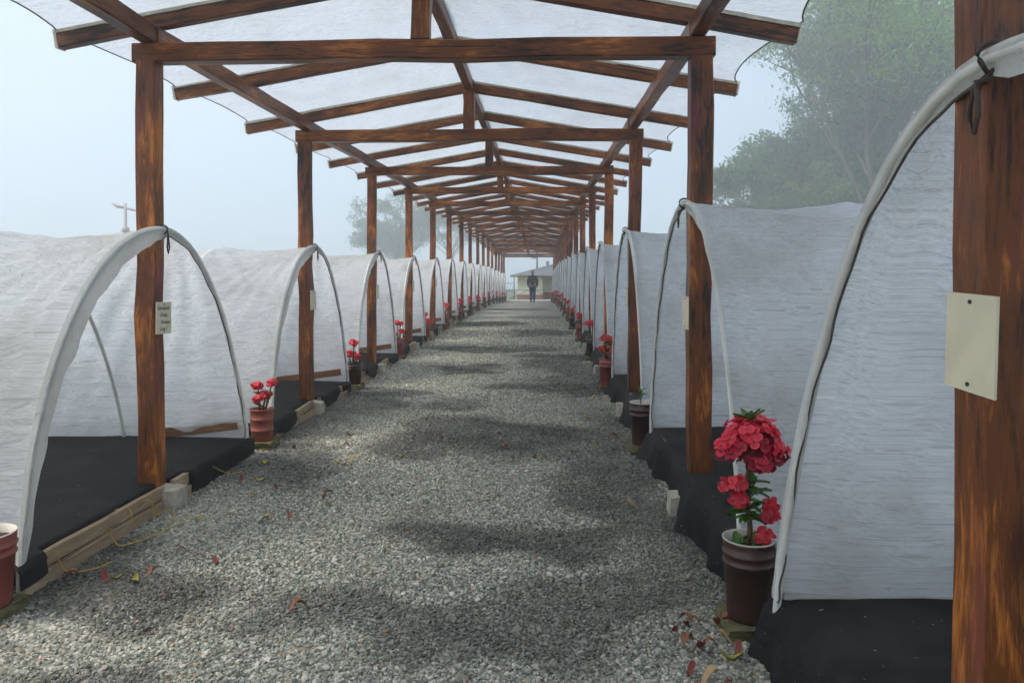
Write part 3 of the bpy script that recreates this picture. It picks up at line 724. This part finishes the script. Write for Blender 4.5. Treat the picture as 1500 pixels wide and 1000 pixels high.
def potted(x, y, z, kind, col, r, h, label, plant, seed, rim=False, group='potted plants beside the tents', tilt=0):
    rd = random.Random(seed)
    root = empty('potted_plant', (x, y, z), label, 'potted plant', group); root.rotation_euler = (0, R(tilt), rd.uniform(0, 6))
    pot = link('pot', pot_mesh(kind, r, h), M[col], root)
    if rim:
        v, f = lathe([(r * .985, h - .001), (r * 1.005, h + .004), (r * .95, h + .004), (r * .93, h * .86)], 32); link('rim', mesh('rim', v, f, True), M['rim'], pot)
    v, f = [], []
    for i in range(5):
        for k in range(20):
            g = k * math.pi / 10; q = r * .935 * i / 4; v.append((q * math.cos(g), q * math.sin(g), h * .875 + rd.uniform(-.006, .008)))
    for i in range(4):
        for k in range(20): f.append((i * 20 + k, i * 20 + (k + 1) % 20, i * 20 + 20 + (k + 1) % 20, i * 20 + 20 + k))
    link('soil', mesh('soil', v, f), M['soil'], root)
    def leaf(px, py, pz, az_, pit, sc):
        o = link('leaf', LEAF, None, root, (px, py, pz)); o.rotation_euler = (rd.uniform(-.3, .3), -pit, az_); o.scale = (sc,) * 3
    def stem(pts, r0, r1):
        N = len(pts); tube('stem', pts, [r0 + (r1 - r0) * i / (N - 1) for i in range(N)], M['stem'], root, 7)
    def head(px, py, pz, key, sc=1.0):
        o = link('flower_head', cluster(key), None, root, (px, py, pz)); o.scale = (sc,) * 3; o.rotation_euler = (rd.uniform(-.25, .25), rd.uniform(-.25, .25), rd.uniform(0, 6))
    b = h * .87
    if plant == 'hero':
        root.rotation_euler = (0, 0, 0)
        H = .36
        stem([(0, 0, b), (.004, 0, b + .08), (-.006, .004, b + .17), (.0, 0, b + H)], .011, .008)
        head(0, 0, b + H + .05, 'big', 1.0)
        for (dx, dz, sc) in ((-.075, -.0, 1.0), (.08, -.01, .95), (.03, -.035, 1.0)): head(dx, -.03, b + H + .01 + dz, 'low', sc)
        for (dx, dy, dz) in ((-.085, -.03, .235), (-.06, -.045, .25), (-.048, -.05, .195), (.07, -.02, .13), (.085, .02, .15), (.04, -.05, .065)):
            stem([(0, 0, b + dz - .03), (dx * .6, dy * .6, b + dz - .005), (dx, dy, b + dz)], .0022, .0018); head(dx, dy, b + dz, 'small', .95)
        for i in range(34): leaf(0, 0, b + .11 + .13 * rd.random(), rd.uniform(0, 6.28), rd.uniform(-.3, .7), rd.uniform(1.0, 1.5))
        for i in range(6): leaf(0, 0, b + H + .095, i * 1.1, rd.uniform(.5, 1.1), rd.uniform(1.0, 1.3))
        for i in range(9): leaf(rd.uniform(-.04, .04), rd.uniform(-.04, .04), b + .005, rd.uniform(0, 6.28), rd.uniform(.4, 1.1), rd.uniform(.8, 1.2))
    elif plant == 'sprout':
        stem([(.02, 0, b), (.03, 0, b + .06), (.02, 0, b + .13)], .005, .003)
        for i in range(9): leaf(.02, 0, b + .05 + .01 * i, i * 2.4, rd.uniform(.3, 1.1), rd.uniform(.6, .95))
    elif plant == 'bare':
        pass
    else:
        ns = {'two': 4, 'full': 6}[plant]; key = 'orange' if col in ('redpot',) and seed % 2 else 'mid'
        for i in range(ns):
            a_ = rd.uniform(0, 6.28); q = .058 * rd.uniform(.5, 1.4); a_ = i * 6.28 / ns + rd.uniform(-.5, .5); H = rd.uniform(.06, .26); px, py = q * math.cos(a_), q * math.sin(a_)
            stem([(px * .3, py * .3, b), (px * .7, py * .7, b + H * .6), (px, py, b + H)], .008, .005); head(px, py, b + H + .015, key, rd.uniform(.65, 1.0))
            for k in range(4): leaf(px * .7, py * .7, b + H * rd.uniform(.3, .95), rd.uniform(0, 6.28), rd.uniform(-.2, .8), rd.uniform(.6, .95))
        for i in range(7): leaf(rd.uniform(-.04, .04), rd.uniform(-.04, .04), b, rd.uniform(0, 6.28), rd.uniform(.3, 1.0), rd.uniform(.7, 1.1))
    return root
def plinth(x, y, z0, h, label):
    v, f = [], []; bm = bmesh.new(); bmesh.ops.create_cube(bm, size=1.0); bmesh.ops.subdivide_edges(bm, edges=bm.edges[:], cuts=3, use_grid_fill=True)
    rd = random.Random(int(x * 100 + y * 10))
    for q in bm.verts: q.co = Vector((q.co.x * .20, q.co.y * .21, (q.co.z + .5) * h)) + Vector((rd.uniform(-.008, .008), rd.uniform(-.008, .008), rd.uniform(-.004, .002)))
    me = bpy.data.meshes.new('block'); bm.to_mesh(me); bm.free()
    tag(link('stone_block', me, M['moss'], None, (x, y, z0 - .01)), label, 'block', 'mossy blocks under the pots')
COLN = {'brownpot': 'dark brown', 'terracotta': 'terracotta', 'redpot': 'red'}
# gap g lies between tent g and tent g+1 (gap -1: in front of tent 0)
left_pots = [(-1, 'redpot', .112, .27, 'bare', 'bucket'), (0, 'terracotta', .088, .235, 'two', 'pot'), (1, 'brownpot', .098, .24, 'two', 'bucket'), (2, 'redpot', .095, .25, 'two', 'bucket'), (3, 'redpot', .09, .24, 'two', 'bucket'), (4, 'redpot', .1, .27, 'full', 'bucket'),
             (5, 'terracotta', .1, .26, 'full', 'bucket')] + [(g, ('brownpot', 'redpot', 'terracotta')[g % 3], .1, .26, 'full' if g % 2 else 'two', 'bucket') for g in range(6, NB - 1)]
right_pots = [(-1, 'brownpot', .094, .285, 'hero', 'bucket'), (0, 'brownpot', .098, .30, 'sprout', 'bucket'), (1, 'redpot', .10, .30, 'full', 'bucket'), (2, 'brownpot', .10, .28, 'full', 'bucket'), (3, 'redpot', .1, .28, 'full', 'bucket')] + \
             [(g, ('redpot', 'brownpot', 'terracotta')[g % 3], .1, .27, 'full' if g % 2 else 'two', 'bucket') for g in range(4, NB - 1)]
for side, lst in (('left', left_pots), ('right', right_pots)):
    for (g, col, r, h, pl, kind) in lst:
        y = D0 + SP * (g + .5) + (.02 if side == 'left' else 0.0); x = (XL + .08 if side == 'left' else XR - .105) + random.uniform(-.02, .02)
        if g == -1 and side == 'left': x, y = -2.10, 2.70
        if g == -1 and side == 'right': x, y = .765, 2.715
        gd = gz(y); hb = .075 if g > -1 else .065
        k_ = g + (1 if side == 'right' else 0)
        where = f'between the {ORD[k_]} and {ORD[k_ + 1]} tents on the {side}' if k_ >= 0 else 'before the first tent on the left'
        what = {'hero': 'bucket with tall red blooms', 'sprout': 'bucket with green sprout', 'bare': 'bucket of bare soil', 'two': 'pot of red flowers', 'full': 'pot of bushy flowers'}[pl]
        plinth(x, y, gd, hb, f'mossy block under the {COLN[col]} pot {where}')
        potted(x, y, gd + hb - .008, kind, col, r, h, f'{COLN[col]} {what}, {where}', pl, 40 + g * 2 + (side == 'right'), rim=pl in ('bare', 'hero', 'sprout'))

# ---------------------------------------------------------------- fallen leaves and twine
def leaf_litter():
    mats = [simple('dry_leaf_brown', (0.28, 0.11, 0.045), .7, .3, 20), simple('dry_leaf_tan', (0.46, 0.31, 0.15), .7, .25, 20), simple('dry_leaf_red', (0.25, 0.045, 0.03), .7, .3, 20), simple('dry_leaf_yellow', (0.42, 0.36, 0.08), .7, .25, 20)]
    col = ['brown', 'tan', 'dark red', 'yellow']
    mes = []
    for k, m in enumerate(mats):
        me = leaf_mesh(.062, .026 if k != 1 else .034)
        for q in me.vertices: q.co.z += .35 * abs(q.co.y) + .02 * math.sin(q.co.x * 60 + k)
        me.materials.append(m); mes.append(me)
    rd = random.Random(5); spots = []
    for i in range(26): spots.append((rd.uniform(.50, .70), rd.uniform(2.15, 2.75)))
    for i in range(20): spots.append((-1.95 + abs(rd.gauss(0, .28)), rd.uniform(3.0, 5.6)))
    for i in range(14): spots.append((.55 + rd.gauss(0, .1), rd.uniform(5.2, 8.4)))
    for i in range(24): spots.append((rd.uniform(-1.9, .55), rd.uniform(2.2, 6.5)))
    for (x, y) in spots:
        k = rd.choice([0, 0, 1, 2, 2, 3]) if x > .45 or x < -1.4 else rd.choice([0, 1, 1, 3])
        zone = 'along the right edge of the gravel path' if x > .45 else 'along the left edge of the gravel path' if x < -1.4 else 'lying out on the open gravel'
        o = tag(link('fallen_leaf', mes[k], None, None, (x, y, gz(y) + (.034 if abs(x - XC) > 1.2 else .016))), f'{col[k]} dry fallen leaf {zone}', 'leaf', f'{col[k]} fallen leaves {zone}')
        o.rotation_euler = (rd.uniform(-.25, .25), rd.uniform(-.25, .15), rd.uniform(0, 6.28)); o.scale = (rd.uniform(.6, 1.25),) * 3
leaf_litter()
M['twine'] = simple('yellow_twine', (0.50, 0.36, 0.06), .7, .25, 40)
def twine(pts, label):
    P = [Vector(p) for p in pts]; out = []
    for i in range(len(P) - 1):
        a, b, c, e = P[max(i - 1, 0)], P[i], P[i + 1], P[min(i + 2, len(P) - 1)]
        for k in range(6):
            t = k / 6; out.append(.5 * ((2 * b) + (c - a) * t + (2 * a - 5 * b + 4 * c - e) * t * t + (3 * b - a - 3 * c + e) * t ** 3))
    out.append(P[-1]); v, f = tube_geo(out, .0032, 6)
    tag(link('twine', mesh('twine', v, f, True), M['twine']), label, 'twine', 'yellow twine along the left boards')
twine([(-2.05, 3.05, .13), (-2.035, 3.06, .06), (-2.00, 3.08, .03), (-1.93, 3.13, .028), (-1.90, 3.20, .03)], 'yellow twine knotted low on the near end of the left board')
twine([(-2.04, 3.42, .10), (-2.03, 3.43, .05), (-1.97, 3.40, .028), (-1.90, 3.52, .028), (-1.86, 3.66, .03), (-1.84, 3.78, .028)], 'loose yellow twine trailing onto the gravel below the board')
twine([(-2.06, 3.78, .125), (-2.03, 3.79, .11), (-2.03, 3.80, .04), (-1.98, 3.86, .05), (-1.93, 3.83, .03), (-1.94, 3.74, .028)], 'yellow twine tied round the board beside the nearest left post')
twine([(-2.36, 3.35, .128), (-2.30, 3.45, .13), (-2.2, 3.55, .128), (-2.1, 3.62, .13), (-2.05, 3.62, .12), (-2.036, 3.6, .06)], 'yellow twine lying across the black net of the nearest left bed')
twine([(-2.07, 4.55, .12), (-2.03, 4.58, .08), (-1.98, 4.66, .03), (-1.93, 4.72, .03)], 'short yellow twine end beyond the nearest left post')

# ---------------------------------------------------------------- person walking away
def person():
    root = empty('person', (-.36, 39.5, gz(39.5)), 'person in dark jacket, blue jeans and tan hat walking away down the path', 'person')
    mj = simple('dark_jacket', (0.045, 0.042, 0.052), .8, .2, 10); mjn = simple('blue_jeans', (0.035, 0.055, 0.13), .85, .2, 14)
    msk = simple('skin', (0.36, 0.2, 0.13), .6, .1); mh = simple('straw_hat', (0.45, 0.33, 0.18), .8, .15); ms = simple('dark_shoe', (0.02, 0.018, 0.016), .6, .1)
    def skin(name, vs, es, m, rootv=0, sub=2):
        me = bpy.data.meshes.new(name); me.from_pydata([q[:3] for q in vs], es, []); o = link(name, me, m, root)
        md = o.modifiers.new('skin', 'SKIN'); md.use_smooth_shade = True
        for i, q in enumerate(vs):
            me.skin_vertices[0].data[i].radius = (q[3], q[4] if len(q) > 4 else q[3]); me.skin_vertices[0].data[i].use_root = (i == rootv)
        o.modifiers.new('sub', 'SUBSURF').levels = sub; o.modifiers['sub'].render_levels = sub
        return o
    vs = [(0, 0, .93, .15, .11), (0, .01, 1.10, .165, .12), (0, .01, 1.30, .18, .12), (0, .0, 1.42, .10, .09), (0, .02, 1.50, .055), (0, .03, 1.58, .085, .095), (0, .03, 1.66, .08, .09),
          (-.19, 0, 1.37, .065), (-.25, .02, 1.12, .052), (-.23, .10, .90, .042), (-.225, .13, .82, .038), (.19, 0, 1.37, .065), (.25, -.02, 1.12, .052), (.235, .03, .90, .042), (.23, .05, .82, .038),
          (-.09, 0, .84, .10), (-.085, .08, .48, .07), (-.08, -.0, .10, .052), (-.08, .10, .04, .045), (.09, 0, .84, .10), (.085, .0, .48, .07), (.08, -.16, .14, .052), (.08, -.08, .05, .045)]
    es = [(0, 1), (1, 2), (2, 3), (3, 4), (4, 5), (5, 6), (2, 7), (7, 8), (8, 9), (9, 10), (2, 11), (11, 12), (12, 13), (13, 14), (0, 15), (15, 16), (16, 17), (17, 18), (0, 19), (19, 20), (20, 21), (21, 22)]
    b = skin('body', vs, es, msk)
    jv = [(q[0], q[1], q[2], q[3] + .028, (q[4] if len(q) > 4 else q[3]) + .03) for q in vs[:4]] + [(q[0], q[1], q[2], q[3] + .018) for q in vs[7:10]] + [(q[0], q[1], q[2], q[3] + .018) for q in vs[11:14]]
    jv[0] = (0, 0, .84, .175, .14)
    skin('jacket', jv, [(0, 1), (1, 2), (2, 3), (2, 4), (4, 5), (5, 6), (2, 7), (7, 8), (8, 9)], mj)
    tv = [(0, 0, .92, .15, .11)] + [(q[0], q[1], q[2], q[3] + .015) for q in vs[15:18]] + [(q[0], q[1], q[2], q[3] + .015) for q in vs[19:22]]
    skin('jeans', tv, [(0, 1), (1, 2), (2, 3), (0, 4), (4, 5), (5, 6)], mjn)
    for (sx, yy, zz) in ((-.08, .05, .045), (.08, -.12, .06)):
        bm = bmesh.new(); bmesh.ops.create_uvsphere(bm, u_segments=12, v_segments=8, radius=1)
        for q in bm.verts: q.co = Vector((q.co.x * .05, q.co.y * .13, max(q.co.z, -.6) * .055))
        me = bpy.data.meshes.new('shoe'); bm.to_mesh(me); bm.free(); link('shoe', me, ms, root, (sx, yy, zz))
    v, f = lathe([(.001, .135), (.06, .13), (.092, .10), (.10, .03), (.105, .015), (.17, .0), (.172, -.006), (.10, -.004)], 24)
    link('hat', mesh('hat', v, f, True), mh, root, (0, .03, 1.64))
person()

# ---------------------------------------------------------------- house beyond the walkway
def house():
    HX0, HX1, HY, Z0 = -1.72, 7.2, 58.0, -1.05
    root = empty('house', (2.7, HY, Z0), 'cream house with red base band and grey corrugated roof at the path end', 'house')
    o = Vector((-2.7, -HY, -Z0)); cream = simple('cream_wall', (0.72, 0.66, 0.46), .85, .06, 3, .1); red = simple('red_dado', (0.30, 0.10, 0.085), .8, .15, 5, .1)
    grey = simple('grey_roof', (0.25, 0.26, 0.27), .7, .25, 4, .2); dk = simple('door_wood', (0.20, 0.12, 0.08), .6, .2)
    def bx(name, x0, x1, y0, y1, z0, z1, m, par=root):
        v, f = [], []; box_geo((x0 + x1) / 2 + o.x, (y0 + y1) / 2 + o.y, (z0 + z1) / 2 + o.z, x1 - x0, y1 - y0, z1 - z0, v, f); return link(name, mesh(name, v, f), m, par)
    bx('wall', HX0, .25, HY, HY + 6, Z0, 1.45, cream); bx('wall', .25, HX1, HY + 1.6, HY + 6, Z0, 1.45, cream)
    bx('base_band', HX0 - .02, .27, HY - .02, HY + 1.0, Z0, -.18, red); bx('base_band', .28, HX1, HY + 1.58, HY + 1.9, Z0, .0, red)
    d = bx('door', 1.9, 2.8, HY + 1.56, HY + 1.62, Z0, 1.0, dk); bx('handle', 2.68, 2.74, HY + 1.53, HY + 1.56, -.05, .05, M['wire'], d)
    w_ = bx('window', 3.6, 4.8, HY + 1.55, HY + 1.62, .0, 1.0, dk); bx('pane', 3.68, 4.72, HY + 1.53, HY + 1.55, .08, .92, M['wire'], w_)
    for px in (3.3, 6.9): bx('porch_post', px, px + .12, HY + .05, HY + .17, Z0, 1.40, dk)
    # hipped corrugated roof
    ex0, ex1, ey0, ey1, ze, zr = HX0 - .55, HX1 + .5, HY - .5, HY + 6.5, 1.32, 2.25
    v, f = [], []
    K = 150; rows = 8
    for (fy0, sgn) in ((ey0, 1), (ey1, -1)):
        b0 = len(v)
        for j in range(rows + 1):
            t = j / rows
            for i in range(K + 1):
                u = i / K; xa = ex0 + 3.5 * t; xb = ex1 - 3.5 * t
                v.append((xa + (xb - xa) * u + o.x, fy0 + sgn * 3.5 * t + o.y, ze + (zr - ze) * t + .045 * (i % 2) * (1 - .2 * t) + o.z))
        for j in range(rows):
            for i in range(K): f.append((b0 + j * (K + 1) + i, b0 + j * (K + 1) + i + 1, b0 + (j + 1) * (K + 1) + i + 1, b0 + (j + 1) * (K + 1) + i))
    b0 = len(v)
    for (ex, sgn) in ((ex0, 1), (ex1, -1)):
        v += [(ex + o.x, ey0 + o.y, ze + o.z), (ex + o.x, ey1 + o.y, ze + o.z), (ex + sgn * 3.5 + o.x, (ey0 + ey1) / 2 + o.y, zr + .03 + o.z)]
    f += [(b0, b0 + 1, b0 + 2), (b0 + 3, b0 + 4, b0 + 5)]
    rf = link('roof', mesh('roof', v, f), grey, root)
    bx('fascia', ex0, ex1, ey0 - .02, ey0 + .02, ze - .12, ze - .01, dk)
    bx('vent', .55, .80, HY + 2.6, HY + 2.9, 2.0, 2.5, grey, rf)
house()
def pole(x, y, z0, z1, r, label, name='utility_pole'):
    root = empty(name, (x, y, z0), label, 'pole'); tube('shaft', [(0, 0, 0), (0, 0, z1 - z0)], [r, r * .75], M['bark'], root, 10); return root
pole(-.2, 64.0, -1.3, 3.4, .09, 'thin dark pole rising behind the house roof at the path end')
# barrier at the end of the path
bar = empty('barrier', (-.63, 47.5, gz(47.5)), 'low metal barrier with slanting braces across the far path end', 'barrier')
M['steel'] = simple('grey_steel', (0.22, 0.23, 0.22), .5, .2, 8, .1, .4)
tube('rail', [(-1.55, 0, .66), (1.6, 0, .66)], .022, M['steel'], bar)
for x in (-1.5, .3, 1.55): tube('upright', [(x, .05, -.05), (x, .05, .64)], .025, M['steel'], bar)
tube('brace', [(-1.35, .03, .08), (-.1, .03, .64)], .022, M['steel'], bar); tube('brace', [(.45, .03, .62), (1.1, .03, .18)], .022, M['steel'], bar)
gt = empty('gate_frame', (-1.95, 50.0, gz(50)), 'tall dark lattice gate frame left of the cream house', 'gate')
for x in (-.5, .25): tube('upright', [(x, 0, 0), (x, 0, 1.55)], .04, M['steel'], gt)
for z in (.55, 1.1): tube('rail', [(-.5, 0, z), (.25, 0, z)], .02, M['steel'], gt)
for k in range(4): tube('lattice_bar', [(-.5 + .19 * k, .0, .55), (-.31 + .19 * k, .0, 1.1)], .012, M['steel'], gt, 5)
# pole with two drooping lamp arms behind the left tents
lp = pole(-34.2, 60, -1.2, 7.3, .16, 'grey pole with two drooping arms far behind the left tents', 'lamp_post')
M['pale'] = simple('fog_tinted_metal', (0.46, 0.38, 0.38), .7, .1)  # fog's paleness put into the base colour of the distant pole
for ch in lp.children: ch.data.materials[0] = M['pale']
tube('arm', [(0, 0, 8.1), (-.7, 0, 8.25), (-1.15, 0, 8.5)], [.1, .15, .04], M['pale'], lp); tube('arm', [(0, 0, 8.1), (.6, 0, 7.95), (1.0, 0, 7.85)], [.1, .11, .04], M['pale'], lp)
tube('collar', [(0, 0, 6.1), (0, 0, 6.5)], .3, M['pale'], lp)
sh = empty('shed', (-34.5, 62, -.6), 'pale low shed roof showing just above the nearest left tent', 'shed')
v, f = [], []; box_geo(0, 0, 2.5, 5.6, 5.0, 5.0, v, f); link('wall', mesh('wall', v, f), M['concrete'], sh)
v = [(-3, -2.9, 5.02), (3, -2.9, 5.02), (3, 2.9, 5.02), (-3, 2.9, 5.02), (-.3, 0, 5.75), (1.2, 0, 5.75)]
link('roof', mesh('roof', v, [(0, 1, 5, 4), (1, 2, 5), (2, 3, 4, 5), (3, 0, 4)]), M['concrete'], sh)

# ---------------------------------------------------------------- trees
def tree(x, y, H, spread, seed, label, leafm, nleaf, lsz, trunk_r, low=.25):
    rd = random.Random(seed); r_ = np.random.default_rng(seed)
    z0 = gz(y) - .3
    root = empty('tree', (x, y, z0), label, 'tree', 'trees in the mist')
    v, f = [], []; tips = []
    def grow(p, dirv, L, r, lev):
        pts = [p]; q = p.copy(); dd = dirv.copy()
        for i in range(4):
            dd = (dd + Vector((rd.gauss(0, .13), rd.gauss(0, .13), .05))).normalized(); q = q + dd * (L / 4); pts.append(q.copy())
        tube_geo(pts, [r * (1 - .14 * i) for i in range(5)], 6 if lev < 2 else 4, v, f, False)
        if lev >= 3: tips.append((pts[-1], L)); tips.append((pts[2], L)); return
        for k in range(rd.randint(3, 4) if lev else 6):
            t = rd.uniform(.35, 1) if lev else rd.uniform(low, 1); i = min(3, int(t * 4)); bp = pts[i].lerp(pts[i + 1], t * 4 - i)
            a_ = rd.uniform(0, 6.28); out = Vector((math.cos(a_) * spread, math.sin(a_) * spread, rd.uniform(.25, .9))).normalized()
            grow(bp, (out + dd * .5).normalized(), L * rd.uniform(.42, .62), r * .5, lev + 1)
        tips.append((pts[-1], L))
    nst = 3
    for k in range(nst): grow(Vector((rd.gauss(0, H * .05), rd.gauss(0, H * .05), 0)), Vector((rd.gauss(0, .16), rd.gauss(0, .12), 1)).normalized(), H * rd.uniform(.62, .85), trunk_r * rd.uniform(.7, 1), 0)
    link('trunk', mesh('trunk', v, f, True), M['bark'], root)
    per = max(1, nleaf // len(tips)); T = np.array([list(t[0]) for t in tips]); Ls = np.array([t[1] for t in tips])
    cen = np.repeat(T, per, 0) + r_.normal(0, 1, (len(T) * per, 3)) * (np.repeat(r_.uniform(.6, 1.3, len(T)) * H * .026, per)[:, None] * np.array([1.25, 1.25, .75]))
    n = len(cen); ax = r_.normal(0, 1, (n, 3)) + np.array([0, 0, -.5]); ax /= np.linalg.norm(ax, axis=1)[:, None]
    sd_ = np.cross(ax, r_.normal(0, 1, (n, 3))); sd_ /= np.linalg.norm(sd_, axis=1)[:, None] + 1e-9
    s_ = lsz * r_.uniform(.6, 1.4, n)[:, None]
    P = np.stack([cen - ax * s_, cen + sd_ * s_ * .35, cen + ax * s_, cen - sd_ * s_ * .35], 1).reshape(-1, 3)
    me = bpy.data.meshes.new('crown'); me.from_pydata(P.tolist(), [], [(4 * i, 4 * i + 1, 4 * i + 2, 4 * i + 3) for i in range(n)])
    link('crown', me, leafm, root)
tree(40.5, 81.0, 40.0, 1.0, 3, 'tallest leafy tree in the mist beside the nearest right post', M['tree_leaf_pale'], 60000, 0.28, 0.42)
tree(43.5, 88.0, 33.0, 1.0, 11, 'dense tree in the mist behind the nearest right tent', M['tree_leaf'], 30000, 0.31, 0.42)
tree(33.5, 107.0, 21.0, .9, 5, 'feathery middle tree of the misty clump on the right', M['tree_leaf'], 34000, 0.31, 0.34)
tree(41.0, 105.0, 25.0, .9, 21, 'bushy tree between the middle and tallest misty trees', M['tree_leaf'], 30000, 0.31, 0.34)
tree(26.0, 98.0, 15.5, 1.0, 8, 'low leafy tree in the mist beside the second right post', M['tree_leaf'], 24000, 0.28, 0.25, .1)
tree(35.0, 88.0, 14.0, 1.1, 9, 'low pale green shrub tree above the second right tent', M['tree_leaf_pale'], 22000, 0.24, 0.21, .05)
tree(44.0, 90.7, 17.0, 1.1, 19, 'low dark undergrowth tree at the right foot of the misty clump', M['tree_leaf'], 22000, 0.27, 0.21, .05)
tree(-31, 165, 22, 1.1, 12, 'pale tree nearly lost in fog behind the fourth left post', M['tree_leaf'], 22000, .3, .3)
tree(-20, 172, 25, 1.1, 14, 'larger tree nearly lost in fog further along the left posts', M['tree_leaf'], 22000, .3, .3)

# ---------------------------------------------------------------- fog
v, f = [], []; box_geo(0, 95, 27.0, 470, 420, 90, v, f)
hz = tag(link('haze', mesh('haze', v, f)), 'pale morning fog filling the whole place', 'fog', None, 'stuff')
m = bpy.data.materials.new('haze'); m.use_nodes = True; n = m.node_tree; n.nodes.clear()
out = n.nodes.new('ShaderNodeOutputMaterial'); pv = n.nodes.new('ShaderNodeVolumePrincipled')
pv.inputs['Color'].default_value = (0.975, 0.985, 1.0, 1); pv.inputs['Density'].default_value = 0.0047; pv.inputs['Anisotropy'].default_value = 0.55
n.links.new(pv.outputs[0], out.inputs['Volume']); hz.data.materials.append(m)
